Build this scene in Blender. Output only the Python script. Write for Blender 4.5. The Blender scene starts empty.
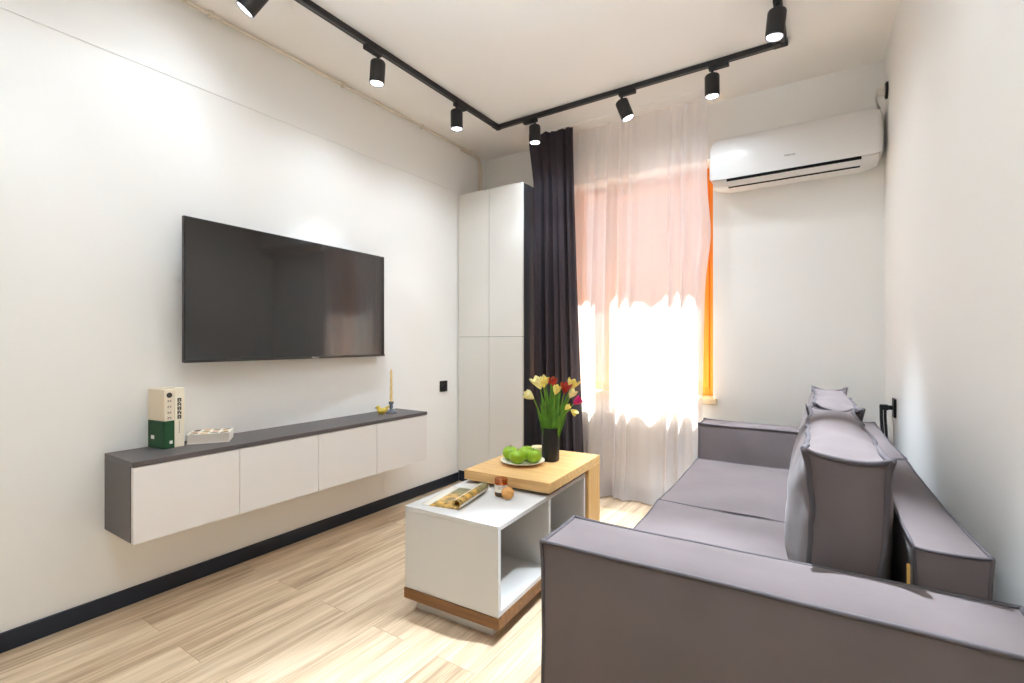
import bpy, bmesh, math, random
from mathutils import Vector, Matrix, noise

scene = bpy.context.scene
COL = scene.collection
PI = math.pi
random.seed(7)


# ------------------------------------------------------------------ materials
def lin(c):
    return tuple(((v / 255) / 12.92) if v / 255 <= 0.04045 else (((v / 255) + 0.055) / 1.055) ** 2.4 for v in c) + (1.0,)


def mat(name, rgb, rough=0.5, spec=0.5, metal=0.0, bump=0.0, bscale=60.0, var=0.0, vscale=8.0, sheen=0.0, coat=0.0, detail=4.0):
    m = bpy.data.materials.new(name)
    m.use_nodes = True
    nt = m.node_tree
    b = nt.nodes['Principled BSDF']
    b.inputs['Base Color'].default_value = lin(rgb)
    b.inputs['Roughness'].default_value = rough
    b.inputs['Specular IOR Level'].default_value = spec
    b.inputs['Metallic'].default_value = metal
    b.inputs['Sheen Weight'].default_value = sheen
    b.inputs['Sheen Roughness'].default_value = 0.4
    b.inputs['Coat Weight'].default_value = coat
    b.inputs['Coat Roughness'].default_value = 0.05
    tc = nt.nodes.new('ShaderNodeTexCoord')
    if var > 0:
        n = nt.nodes.new('ShaderNodeTexNoise')
        n.inputs['Scale'].default_value = vscale
        n.inputs['Detail'].default_value = detail
        nt.links.new(tc.outputs['Object'], n.inputs['Vector'])
        r = nt.nodes.new('ShaderNodeValToRGB')
        c = lin(rgb)
        r.color_ramp.elements[0].position = 0.3
        r.color_ramp.elements[1].position = 0.7
        r.color_ramp.elements[0].color = tuple(max(0, v * (1 - var)) for v in c[:3]) + (1,)
        r.color_ramp.elements[1].color = tuple(min(1, v * (1 + var)) for v in c[:3]) + (1,)
        nt.links.new(n.outputs['Fac'], r.inputs['Fac'])
        nt.links.new(r.outputs['Color'], b.inputs['Base Color'])
    if bump > 0:
        n2 = nt.nodes.new('ShaderNodeTexNoise')
        n2.inputs['Scale'].default_value = bscale
        n2.inputs['Detail'].default_value = 5
        nt.links.new(tc.outputs['Object'], n2.inputs['Vector'])
        bp = nt.nodes.new('ShaderNodeBump')
        bp.inputs['Strength'].default_value = bump
        bp.inputs['Distance'].default_value = 0.01
        nt.links.new(n2.outputs['Fac'], bp.inputs['Height'])
        nt.links.new(bp.outputs['Normal'], b.inputs['Normal'])
    return m


def floor_material():
    m = bpy.data.materials.new('oak_laminate')
    m.use_nodes = True
    nt = m.node_tree
    L = nt.links.new
    N = nt.nodes.new
    b = nt.nodes['Principled BSDF']
    b.inputs['Roughness'].default_value = 0.42
    b.inputs['Specular IOR Level'].default_value = 0.4
    tc = N('ShaderNodeTexCoord')
    sp = N('ShaderNodeSeparateXYZ')
    L(tc.outputs['Object'], sp.inputs[0])
    cb = N('ShaderNodeCombineXYZ')
    L(sp.outputs['Y'], cb.inputs['X'])
    L(sp.outputs['X'], cb.inputs['Y'])
    br = N('ShaderNodeTexBrick')
    br.offset = 0.37
    br.offset_frequency = 2
    br.inputs['Scale'].default_value = 1.0
    br.inputs['Brick Width'].default_value = 1.28
    br.inputs['Row Height'].default_value = 0.165
    br.inputs['Mortar Size'].default_value = 0.0009
    br.inputs['Mortar Smooth'].default_value = 0.3
    br.inputs['Bias'].default_value = 0.0
    br.inputs['Color1'].default_value = (0, 0, 0, 1)
    br.inputs['Color2'].default_value = (1, 1, 1, 1)
    br.inputs['Mortar'].default_value = (0.3, 0.3, 0.3, 1)
    L(cb.outputs[0], br.inputs['Vector'])
    # per-plank offset of the grain
    off = N('ShaderNodeVectorMath')
    off.operation = 'MULTIPLY_ADD'
    L(br.outputs['Color'], off.inputs[0])
    off.inputs[1].default_value = (3.7, 5.1, 2.3)
    L(cb.outputs[0], off.inputs[2])
    mp = N('ShaderNodeMapping')
    mp.inputs['Scale'].default_value = (0.9, 13.0, 1.0)
    L(off.outputs[0], mp.inputs['Vector'])
    n1 = N('ShaderNodeTexNoise')
    n1.inputs['Scale'].default_value = 1.6
    n1.inputs['Detail'].default_value = 6
    n1.inputs['Roughness'].default_value = 0.6
    n1.inputs['Distortion'].default_value = 0.6
    L(mp.outputs[0], n1.inputs['Vector'])
    mp2 = N('ShaderNodeMapping')
    mp2.inputs['Scale'].default_value = (3.0, 90.0, 1.0)
    L(off.outputs[0], mp2.inputs['Vector'])
    n2 = N('ShaderNodeTexNoise')
    n2.inputs['Scale'].default_value = 1.5
    n2.inputs['Detail'].default_value = 3
    L(mp2.outputs[0], n2.inputs['Vector'])
    mx = N('ShaderNodeMix')
    mx.data_type = 'FLOAT'
    mx.inputs[0].default_value = 0.3
    L(n1.outputs['Fac'], mx.inputs[2])
    L(n2.outputs['Fac'], mx.inputs[3])
    mx2 = N('ShaderNodeMix')
    mx2.data_type = 'FLOAT'
    mx2.inputs[0].default_value = 0.10
    L(mx.outputs[0], mx2.inputs[2])
    L(br.outputs['Color'], mx2.inputs[3])
    rp = N('ShaderNodeValToRGB')
    els = rp.color_ramp.elements
    els[0].position = 0.27
    els[0].color = lin((130, 106, 82))
    els[1].position = 0.72
    els[1].color = lin((232, 214, 188))
    e = els.new(0.42)
    e.color = lin((178, 153, 125))
    e = els.new(0.55)
    e.color = lin((208, 185, 156))
    L(mx2.outputs[0], rp.inputs['Fac'])
    dk = N('ShaderNodeMix')
    dk.data_type = 'RGBA'
    L(br.outputs['Fac'], dk.inputs[0])
    L(rp.outputs['Color'], dk.inputs[6])
    dk.inputs[7].default_value = lin((140, 112, 86))
    L(dk.outputs[2], b.inputs['Base Color'])
    bp = N('ShaderNodeBump')
    bp.inputs['Strength'].default_value = 0.08
    bp.inputs['Distance'].default_value = 0.004
    L(n2.outputs['Fac'], bp.inputs['Height'])
    L(bp.outputs['Normal'], b.inputs['Normal'])
    return m


def wood_material(name, c1, c2, axis='X', rough=0.45):
    m = bpy.data.materials.new(name)
    m.use_nodes = True
    nt = m.node_tree
    L = nt.links.new
    b = nt.nodes['Principled BSDF']
    b.inputs['Roughness'].default_value = rough
    tc = nt.nodes.new('ShaderNodeTexCoord')
    mp = nt.nodes.new('ShaderNodeMapping')
    s = {'X': (2, 40, 40), 'Y': (40, 2, 40), 'Z': (40, 40, 2)}[axis]
    mp.inputs['Scale'].default_value = s
    L(tc.outputs['Object'], mp.inputs['Vector'])
    n = nt.nodes.new('ShaderNodeTexNoise')
    n.inputs['Scale'].default_value = 1.3
    n.inputs['Detail'].default_value = 5
    n.inputs['Distortion'].default_value = 0.4
    L(mp.outputs[0], n.inputs['Vector'])
    r = nt.nodes.new('ShaderNodeValToRGB')
    r.color_ramp.elements[0].position = 0.3
    r.color_ramp.elements[1].position = 0.7
    r.color_ramp.elements[0].color = lin(c1)
    r.color_ramp.elements[1].color = lin(c2)
    L(n.outputs['Fac'], r.inputs['Fac'])
    L(r.outputs['Color'], b.inputs['Base Color'])
    return m


def cloth_material(name, rgb, trans, transl):
    """thin cloth: share that lets light straight through, share that glows when lit from behind"""
    m = bpy.data.materials.new(name)
    m.use_nodes = True
    nt = m.node_tree
    L = nt.links.new
    nt.nodes.remove(nt.nodes['Principled BSDF'])
    out = nt.nodes['Material Output']
    d = nt.nodes.new('ShaderNodeBsdfDiffuse')
    d.inputs['Color'].default_value = lin(rgb)
    t = nt.nodes.new('ShaderNodeBsdfTranslucent')
    t.inputs['Color'].default_value = lin(rgb)
    m1 = nt.nodes.new('ShaderNodeMixShader')
    m1.inputs[0].default_value = transl
    L(d.outputs[0], m1.inputs[1])
    L(t.outputs[0], m1.inputs[2])
    if trans > 0:
        tr = nt.nodes.new('ShaderNodeBsdfTransparent')
        m2 = nt.nodes.new('ShaderNodeMixShader')
        # cloth seen edge-on shows more thread per ray
        lw = nt.nodes.new('ShaderNodeLayerWeight')
        lw.inputs['Blend'].default_value = 0.35
        mr = nt.nodes.new('ShaderNodeMapRange')
        mr.inputs['From Min'].default_value = 0.0
        mr.inputs['From Max'].default_value = 1.0
        mr.inputs['To Min'].default_value = 1 - trans
        mr.inputs['To Max'].default_value = 1.0
        L(lw.outputs['Facing'], mr.inputs['Value'])
        L(mr.outputs[0], m2.inputs[0])
        L(tr.outputs[0], m2.inputs[1])
        L(m1.outputs[0], m2.inputs[2])
        L(m2.outputs[0], out.inputs['Surface'])
    else:
        L(m1.outputs[0], out.inputs['Surface'])
    return m


def glass_material(name, tint=(255, 255, 255), rough=0.0, gloss=0.08):
    m = bpy.data.materials.new(name)
    m.use_nodes = True
    nt = m.node_tree
    L = nt.links.new
    nt.nodes.remove(nt.nodes['Principled BSDF'])
    out = nt.nodes['Material Output']
    tr = nt.nodes.new('ShaderNodeBsdfTransparent')
    tr.inputs['Color'].default_value = lin(tint)
    g = nt.nodes.new('ShaderNodeBsdfGlossy')
    g.inputs['Roughness'].default_value = rough
    mx = nt.nodes.new('ShaderNodeMixShader')
    mx.inputs[0].default_value = gloss
    L(tr.outputs[0], mx.inputs[1])
    L(g.outputs[0], mx.inputs[2])
    L(mx.outputs[0], out.inputs['Surface'])
    return m


def emit_material(name, rgb, strength):
    m = bpy.data.materials.new(name)
    m.use_nodes = True
    b = m.node_tree.nodes['Principled BSDF']
    b.inputs['Base Color'].default_value = (0.8, 0.8, 0.8, 1)
    b.inputs['Emission Color'].default_value = lin(rgb)
    b.inputs['Emission Strength'].default_value = strength
    return m


M = {}
M['wall'] = mat('wall_paint', (240, 239, 236), 0.75, 0.25, bump=0.04, bscale=180)
M['ceiling'] = mat('ceiling_paint', (244, 241, 236), 0.85, 0.2)
M['floor'] = floor_material()
M['skirting'] = mat('navy_skirting', (34, 40, 52), 0.4, 0.4)
M['white'] = mat('white_laminate', (232, 229, 227), 0.38, 0.4)
M['cabwhite'] = mat('white_cabinet_laminate', (222, 219, 213), 0.35, 0.4)
M['charcoal'] = mat('charcoal_laminate', (88, 82, 82), 0.45, 0.4)
M['charcoaldark'] = mat('dark_charcoal_laminate', (54, 53, 58), 0.45, 0.4)
M['gap'] = mat('dark_gap', (30, 29, 30), 0.8, 0.1)
M['black'] = mat('black_metal', (36, 34, 35), 0.5, 0.4)
M['slot'] = mat('track_slot_metal', (84, 82, 82), 0.4, metal=0.5)
M['blackplastic'] = mat('black_plastic', (24, 23, 25), 0.4, 0.4)
M['screen'] = mat('tv_screen', (20, 18, 18), 0.08, 0.8)
M['bezel'] = mat('tv_bezel', (46, 42, 43), 0.35, 0.5)
M['ac'] = mat('ac_plastic', (222, 220, 218), 0.28, 0.5, coat=0.15)
M['acdark'] = mat('ac_slot', (18, 16, 15), 0.7, 0.2)
M['grey_text'] = mat('grey_lettering', (84, 78, 74), 0.4)
M['silver_text'] = mat('silver_lettering', (225, 222, 220), 0.3)
M['velvet'] = mat('grey_velvet', (101, 92, 92), 0.85, 0.12, bump=0.10, bscale=14, var=0.09, vscale=5, sheen=0.1)
M['piping'] = mat('grey_piping', (86, 81, 84), 0.85, 0.15)
M['piping_dark'] = mat('dark_piping', (70, 66, 70), 0.85, 0.15)
M['oak'] = wood_material('table_oak', (196, 152, 94), (222, 182, 124), 'X')
M['oakz'] = wood_material('table_oak_leg', (192, 146, 86), (216, 174, 112), 'Z')
M['oakdark'] = wood_material('golden_oak_band', (84, 50, 17), (126, 82, 33), 'X')
M['tablewhite'] = mat('table_white', (200, 198, 195), 0.4, 0.4)
M['frame'] = wood_material('orange_window_wood', (226, 128, 20), (242, 150, 34), 'Z', 0.5)
M['sill'] = mat('cream_sill', (236, 212, 172), 0.5)
M['radiator'] = mat('radiator_enamel', (236, 232, 226), 0.35)
M['sheer'] = cloth_material('sheer_voile', (240, 237, 238), 0.27, 0.42)
M['darkcurtain'] = cloth_material('charcoal_curtain_cloth', (78, 73, 79), 0.0, 0.5)
M['glass'] = glass_material('window_glass', (250, 252, 252), 0.0, 0.06)
M['amber'] = glass_material('amber_glass', (248, 206, 140), 0.05, 0.12)
M['lens'] = emit_material('lamp_lens', (235, 240, 255), 9.0)
M['chrome'] = mat('lamp_rim', (190, 192, 200), 0.2, metal=1.0)
M['conduit'] = mat('painted_conduit', (228, 217, 202), 0.55)
M['vase'] = mat('black_vase', (30, 29, 31), 0.45, 0.4, bump=0.15, bscale=40)
M['stem'] = mat('tulip_stem', (112, 150, 40), 0.5)
M['leaf'] = mat('tulip_leaf', (78, 128, 34), 0.45, 0.4, var=0.3, vscale=30)
M['yellowpetal'] = mat('yellow_petal', (246, 228, 130), 0.55, var=0.12, vscale=60)
M['creampetal'] = mat('cream_petal', (250, 240, 178), 0.55, var=0.1, vscale=60)
M['redpetal'] = mat('red_petal', (166, 30, 24), 0.5, var=0.3, vscale=60)
M['pinkpetal'] = mat('magenta_petal', (206, 28, 110), 0.5, var=0.2, vscale=60)
M['apple'] = mat('green_apple_skin', (136, 174, 26), 0.3, 0.5, var=0.18, vscale=14)
M['applestem'] = mat('apple_stem', (82, 62, 34), 0.7)
M['plate'] = mat('cream_plate', (232, 224, 204), 0.3)
M['creampot'] = mat('cream_wax', (240, 224, 178), 0.5)
M['label'] = mat('paper_label', (232, 224, 214), 0.7)
M['wax'] = mat('dark_wax', (40, 22, 18), 0.4)
M['cork'] = wood_material('lid_wood', (190, 132, 66), (212, 156, 88), 'X')
M['bookcream'] = mat('cream_book_cloth', (226, 212, 190), 0.7)
M['bookivory'] = mat('ivory_book_paper', (240, 230, 208), 0.7)
M['bookgreen'] = mat('green_book_cloth', (26, 74, 40), 0.6)
M['paper'] = mat('book_pages', (226, 216, 204), 0.8)
M['coverwhite'] = mat('white_book_cover', (240, 234, 224), 0.5)
M['ink'] = mat('dark_ink', (50, 48, 44), 0.7)
M['inkgrey'] = mat('grey_ink', (130, 120, 112), 0.7)
M['ochre'] = mat('ochre_print', (206, 156, 84), 0.6)
M['olive'] = mat('olive_print', (110, 116, 88), 0.6)
M['rust'] = mat('rust_print', (188, 120, 76), 0.6)
M['candle'] = mat('yellow_wax', (236, 206, 140), 0.45)
M['blueglass'] = mat('blue_grey_glass', (98, 104, 116), 0.15, 0.6)
M['bird'] = mat('yellow_ceramic', (214, 188, 74), 0.3, var=0.25, vscale=40)
M['birddark'] = mat('brown_ceramic', (104, 78, 34), 0.4)
M['tag'] = mat('tan_tag', (190, 150, 80), 0.7)
M['awning'] = cloth_material('salmon_awning', (166, 114, 102), 0.0, 0.4)
M['street'] = mat('street_paving', (134, 132, 130), 0.85)
M['facade'] = mat('facade_render', (240, 236, 228), 0.85)
M['bush'] = mat('shrub_leaves', (70, 84, 58), 0.8, bump=0.6, bscale=25, var=0.4, vscale=12)
M['cable'] = mat('white_cable', (226, 220, 210), 0.5)


def magazine_material():
    m = bpy.data.materials.new('magazine_print')
    m.use_nodes = True
    nt = m.node_tree
    L = nt.links.new
    b = nt.nodes['Principled BSDF']
    b.inputs['Roughness'].default_value = 0.3
    uv = nt.nodes.new('ShaderNodeUVMap')
    sp = nt.nodes.new('ShaderNodeSeparateXYZ')
    L(uv.outputs['UV'], sp.inputs[0])
    n = nt.nodes.new('ShaderNodeTexNoise')
    n.inputs['Scale'].default_value = 9
    n.inputs['Detail'].default_value = 6
    L(uv.outputs['UV'], n.inputs['Vector'])
    r = nt.nodes.new('ShaderNodeValToRGB')
    r.color_ramp.elements[0].position = 0.35
    r.color_ramp.elements[0].color = lin((104, 90, 40))
    r.color_ramp.elements[1].position = 0.65
    r.color_ramp.elements[1].color = lin((228, 176, 84))
    L(n.outputs['Fac'], r.inputs['Fac'])
    # far end of the picture is olive sky
    sk = nt.nodes.new('ShaderNodeMapRange')
    sk.inputs['From Min'].default_value = 0.62
    sk.inputs['From Max'].default_value = 0.74
    L(sp.outputs['Y'], sk.inputs['Value'])
    mx0 = nt.nodes.new('ShaderNodeMix')
    mx0.data_type = 'RGBA'
    L(sk.outputs[0], mx0.inputs[0])
    L(r.outputs['Color'], mx0.inputs[6])
    mx0.inputs[7].default_value = lin((126, 122, 84))
    # bands along the sheet: white margin, picture, stripes on the roll
    rp = nt.nodes.new('ShaderNodeValToRGB')
    rp.color_ramp.interpolation = 'CONSTANT'
    e = rp.color_ramp.elements
    e[0].position = 0.0
    e[0].color = (1, 1, 1, 1)
    e[1].position = 0.13
    e[1].color = (0, 0, 0, 1)
    for p, v in ((0.62, 1), (0.67, 0), (0.78, 1), (0.82, 0)):
        k = e.new(p)
        k.color = (v, v, v, 1)
    L(sp.outputs['X'], rp.inputs['Fac'])
    mx = nt.nodes.new('ShaderNodeMix')
    mx.data_type = 'RGBA'
    L(rp.outputs['Color'], mx.inputs[0])
    L(mx0.outputs[2], mx.inputs[6])
    mx.inputs[7].default_value = lin((226, 220, 206))
    L(mx.outputs[2], b.inputs['Base Color'])
    return m


M['magazine'] = magazine_material()


# ------------------------------------------------------------------ mesh helpers
def obj(name, bm, material, parent=None, smooth=False, kind=None, label=None):
    me = bpy.data.meshes.new(name)
    bm.normal_update()
    bm.to_mesh(me)
    bm.free()
    me.materials.append(material)
    if smooth:
        for p in me.polygons:
            p.use_smooth = True
    o = bpy.data.objects.new(name, me)
    COL.objects.link(o)
    if parent is not None:
        o.parent = parent
    if kind:
        o['kind'] = kind
    if label:
        o['label'] = label
    return o


def tag(o, label, cat, group=None):
    o['label'] = label
    o['category'] = cat
    if group:
        o['group'] = group
    return o


def thing(name, label, cat, loc=(0, 0, 0), rotz=0.0, group=None):
    o = bpy.data.objects.new(name, None)
    o.empty_display_size = 0.1
    COL.objects.link(o)
    o.location = loc
    o.rotation_euler = (0, 0, rotz)
    return tag(o, label, cat, group)


def dup(root, loc, rotz, label):
    r = root.copy()
    COL.objects.link(r)
    r.location = loc
    r.rotation_euler = (0, 0, rotz)
    r['label'] = label
    for ch in list(root.children):
        c = ch.copy()
        COL.objects.link(c)
        c.parent = r
        for g in ch.children:
            d = g.copy()
            COL.objects.link(d)
            d.parent = c
    return r


def add_box(bm, lo, hi, bev=0.0, seg=2, rot=None, piv=None):
    g = bmesh.ops.create_cube(bm, size=1.0)
    vs = g['verts']
    for v in vs:
        v.co = Vector(((lo[i] + hi[i]) / 2 + v.co[i] * (hi[i] - lo[i]) for i in range(3)))
    if bev > 0:
        es = list({e for v in vs for e in v.link_edges})
        r = bmesh.ops.bevel(bm, geom=es, offset=bev, segments=seg, affect='EDGES', profile=0.5)
        vs = list({v for f in r['faces'] for v in f.verts} | {v for v in vs if v.is_valid})
    if rot is not None:
        for v in vs:
            v.co = rot @ (v.co - piv) + piv
    return vs


def box(name, lo, hi, material, parent=None, bev=0.0, kind=None, label=None):
    bm = bmesh.new()
    add_box(bm, lo, hi, bev)
    return obj(name, bm, material, parent, kind=kind, label=label)


def add_tube(bm, pts, r, seg=8, cap=True):
    pts = [Vector(p) for p in pts]
    rs = r if isinstance(r, (list, tuple)) else [r] * len(pts)
    rings = []
    t0 = (pts[1] - pts[0]).normalized()
    up = Vector((0, 0, 1)) if abs(t0.z) < 0.9 else Vector((1, 0, 0))
    nrm = t0.cross(up).normalized()
    for i, p in enumerate(pts):
        if i == 0:
            t = pts[1] - pts[0]
        elif i == len(pts) - 1:
            t = pts[-1] - pts[-2]
        else:
            t = pts[i + 1] - pts[i - 1]
        t.normalize()
        nrm = (nrm - t * nrm.dot(t))
        if nrm.length < 1e-6:
            nrm = t.orthogonal()
        nrm.normalize()
        bn = t.cross(nrm)
        rings.append([bm.verts.new(p + (nrm * math.cos(2 * PI * k / seg) + bn * math.sin(2 * PI * k / seg)) * rs[i]) for k in range(seg)])
    for a, b in zip(rings, rings[1:]):
        for k in range(seg):
            bm.faces.new((a[k], a[(k + 1) % seg], b[(k + 1) % seg], b[k]))
    if cap:
        bm.faces.new(rings[0][::-1])
        bm.faces.new(rings[-1])


def add_lathe(bm, prof, seg=24, c=(0, 0, 0), mtx=None):
    rings = []
    for r, z in prof:
        if r < 1e-6:
            rings.append([bm.verts.new((0, 0, z))])
        else:
            rings.append([bm.verts.new((r * math.cos(2 * PI * k / seg), r * math.sin(2 * PI * k / seg), z)) for k in range(seg)])
    for a, b in zip(rings, rings[1:]):
        for k in range(seg):
            k2 = (k + 1) % seg
            if len(a) == 1 and len(b) == 1:
                continue
            if len(a) == 1:
                bm.faces.new((a[0], b[k2], b[k]))
            elif len(b) == 1:
                bm.faces.new((a[k], a[k2], b[0]))
            else:
                bm.faces.new((a[k], a[k2], b[k2], b[k]))
    for ring in rings:
        for v in ring:
            if mtx is not None:
                v.co = mtx @ v.co
            v.co = v.co + Vector(c)


def lathe(name, prof, material, parent=None, seg=24, c=(0, 0, 0), mtx=None, smooth=True, label=None):
    bm = bmesh.new()
    add_lathe(bm, prof, seg, c, mtx)
    bmesh.ops.recalc_face_normals(bm, faces=bm.faces)
    o = obj(name, bm, material, parent, smooth, label=label)
    return o


def sharp(o, ang=35):
    """keep hard edges hard on a smooth mesh"""
    me = o.data
    bm = bmesh.new()
    bm.from_mesh(me)
    for e in bm.edges:
        if len(e.link_faces) == 2 and e.calc_face_angle(0) > math.radians(ang):
            e.smooth = False
    bm.to_mesh(me)
    bm.free()
    return o


def text_mesh(name, s, size, material, parent, mtx):
    cu = bpy.data.curves.new(name + '_curve', 'FONT')
    cu.body = s
    cu.size = size
    cu.extrude = 0.0004
    cu.align_x = 'CENTER'
    cu.align_y = 'CENTER'
    t = bpy.data.objects.new(name + '_curve', cu)
    COL.objects.link(t)
    bpy.context.view_layer.update()
    me = bpy.data.meshes.new_from_object(t.evaluated_get(bpy.context.evaluated_depsgraph_get()))
    bpy.data.objects.remove(t)
    me.transform(mtx)
    me.materials.clear()
    me.materials.append(material)
    me.name = name
    o = bpy.data.objects.new(name, me)
    COL.objects.link(o)
    o.parent = parent
    return o


def soft(name, lo, hi, material, parent, bulge=(0, 0, 0), pinch=(0, 0, 0), n=18, wr=0.0, wscale=4.0, seed=0,
         pipe=0.005, pipe_mat=None, power=2, mtx=None, ear=0.0, pipe_edges=None, label=None, body_smooth=True):
    """stuffed upholstery block: faces bulge, edges between the corners draw in, a welt runs along the seams"""
    lo = Vector(lo)
    hi = Vector(hi)
    c = (lo + hi) / 2
    h = (hi - lo) / 2
    sd = Vector((seed * 3.1, seed * 1.7, seed * 0.9))

    def D(p):
        q = Vector((0, 0, 0))
        m = [1 - abs(p[i]) ** power for i in range(3)]
        for i in range(3):
            j, k = (i + 1) % 3, (i + 2) % 3
            mj, mk = m[j], m[k]
            q[i] = p[i] * (h[i] + bulge[i] * mj * mk - pinch[i] * ((1 - mj) * mk + (1 - mk) * mj))
        if ear > 0:
            cr = abs(p[0] * p[1] * p[2]) ** 10
            q = q + Vector((p[0], p[1], p[2])) * ear * cr
        q = q + c
        if wr > 0:
            f = noise.noise_vector(q * wscale + sd) * 0.7 + noise.noise_vector(q * wscale * 2.7 + sd) * 0.3
            q = q + f * wr
        return q if mtx is None else mtx @ q

    bm = bmesh.new()
    for ax in range(3):
        for s in (-1, 1):
            j, k = (ax + 1) % 3, (ax + 2) % 3
            grid = []
            for a in range(n + 1):
                row = []
                for b in range(n + 1):
                    p = [0, 0, 0]
                    p[ax] = s
                    # denser towards the seams
                    p[j] = math.sin((a / n * 2 - 1) * PI / 2 * 0.92) / math.sin(PI / 2 * 0.92)
                    p[k] = math.sin((b / n * 2 - 1) * PI / 2 * 0.92) / math.sin(PI / 2 * 0.92)
                    row.append(bm.verts.new(D(p)))
                grid.append(row)
            for a in range(n):
                for b in range(n):
                    f = (grid[a][b], grid[a + 1][b], grid[a + 1][b + 1], grid[a][b + 1])
                    bm.faces.new(f if s > 0 else f[::-1])
    body = obj(name, bm, material, parent, body_smooth, label=label)
    if pipe:
        bm = bmesh.new()
        for ax in range(3):
            j, k = (ax + 1) % 3, (ax + 2) % 3
            for sj in (-1, 1):
                for sk in (-1, 1):
                    if pipe_edges and not pipe_edges(ax, j, sj, k, sk):
                        continue
                    pts = []
                    for t in range(n * 2 + 1):
                        p = [0, 0, 0]
                        p[ax] = t / n - 1
                        p[j] = sj
                        p[k] = sk
                        pts.append(D(p))
                    add_tube(bm, pts, pipe, 6)
        obj('piping', bm, pipe_mat or M['piping'], body, True)
    return body


# ------------------------------------------------------------------ room shell (metres)
XL, XR = -2.475, 0.265
YB, YF = 3.375, -2.6
H = 2.68
WX0, WX1, WZ0, WZ1 = -1.70, -0.629, 0.74, 2.315   # window opening
T = 0.25

bm = bmesh.new()
add_box(bm, (XL - 0.15, YF - 0.15, -0.1), (XR + 0.32, YB + T, 0.0))
obj('floor', bm, M['floor'], kind='structure')
bm = bmesh.new()
add_box(bm, (XL - 0.15, YF - 0.15, H), (XR + 0.32, YB + T, H + 0.12))
obj('ceiling', bm, M['ceiling'], kind='structure')
bm = bmesh.new()
add_box(bm, (XL - 0.15, YF - 0.15, 0), (XL, YB, H))
add_box(bm, (XL, YF, 2.305), (XL + 0.0045, YB, H), 0.002)     # thicker plaster above the old beam line
obj('wall_left', bm, M['wall'], kind='structure')


def xr(y):                       # the right wall runs slightly out of square
    return XR + 0.024 * (YB - y)


def skew_box(name, d0, d1, y0, y1, z0, z1, m):
    bm = bmesh.new()
    v = [bm.verts.new((xr(y) + d, y, z)) for z in (z0, z1) for y, d in ((y0, d0), (y0, d1), (y1, d1), (y1, d0))]
    for f in ((3, 2, 1, 0), (4, 5, 6, 7), (0, 1, 5, 4), (1, 2, 6, 5), (2, 3, 7, 6), (3, 0, 4, 7)):
        bm.faces.new([v[k] for k in f])
    bmesh.ops.recalc_face_normals(bm, faces=bm.faces)
    return obj(name, bm, m, kind='structure')


skew_box('wall_right', 0.0, 0.15, YF - 0.15, YB, 0, H, M['wall'])
box('wall_front', (XL, YF - 0.15, 0), (XR + 0.143, YF, H), M['wall'], kind='structure')
bm = bmesh.new()
add_box(bm, (XL - 0.15, YB, 0), (WX0, YB + T, H))
add_box(bm, (WX1, YB, 0), (XR + 0.15, YB + T, H))
add_box(bm, (WX0, YB, 0), (WX1, YB + T, WZ0 - 0.04))
add_box(bm, (WX0, YB, WZ1), (WX1, YB + T, H))
obj('wall_back', bm, M['wall'], kind='structure')

bm = bmesh.new()
add_box(bm, (XL, YF, 0), (XL + 0.014, 2.987, 0.07), 0.003)
obj('baseboard_left', bm, M['skirting'], kind='structure')
bm = bmesh.new()
add_box(bm, (-1.86, YB - 0.014, 0), (XR, YB, 0.07), 0.003)
obj('baseboard_back', bm, M['skirting'], kind='structure')
skew_box('baseboard_right', -0.014, 0.0, YF, YB - 0.014, 0, 0.07, M['skirting'])

# window: frame, mullion, panes
win = bpy.data.objects.new('window_1', None)
COL.objects.link(win)
win['kind'] = 'structure'
bm = bmesh.new()
fy0, fy1 = 3.545, 3.615
fw = 0.055
add_box(bm, (WX0, fy0, WZ0), (WX0 + fw, fy1, WZ1), 0.004)
add_box(bm, (WX1 - fw, fy0, WZ0), (WX1, fy1, WZ1), 0.004)
add_box(bm, (WX0 + fw, fy0, WZ0), (WX1 - fw, fy1, WZ0 + fw), 0.004)
add_box(bm, (WX0 + fw, fy0, WZ1 - fw), (WX1 - fw, fy1, WZ1), 0.004)
add_box(bm, (-1.452, fy0, WZ0 + fw), (-1.392, fy1, WZ1 - fw), 0.004)
obj('window_frame', bm, M['frame'], win)


def sash(x0, x1):
    bm = bmesh.new()
    w = 0.05
    z0, z1 = WZ0 + fw, WZ1 - fw
    y0, y1 = fy0 - 0.012, fy1 - 0.012
    add_box(bm, (x0, y0, z0), (x0 + w, y1, z1), 0.005)
    add_box(bm, (x1 - w, y0, z0), (x1, y1, z1), 0.005)
    add_box(bm, (x0 + w, y0, z0), (x1 - w, y1, z0 + w), 0.005)
    add_box(bm, (x0 + w, y0, z1 - w), (x1 - w, y1, z1), 0.005)
    s = obj('sash', bm, M['frame'], win)
    box('pane', (x0 + w, fy0 + 0.02, z0 + w), (x1 - w, fy0 + 0.026, z1 - w), M['glass'], s)


sash(-1.392, WX1 - fw)
box('pane', (WX0 + fw, fy0 + 0.02, WZ0 + fw), (-1.452, fy0 + 0.026, WZ1 - fw), M['glass'], win)
bm = bmesh.new()
add_box(bm, (WX0 - 0.06, 3.328, WZ0 - 0.038), (-0.602, YB, WZ0), 0.006)
add_box(bm, (WX0, YB, WZ0 - 0.038), (WX1, fy1, WZ0))
obj('window_sill', bm, M['sill'], win)

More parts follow.
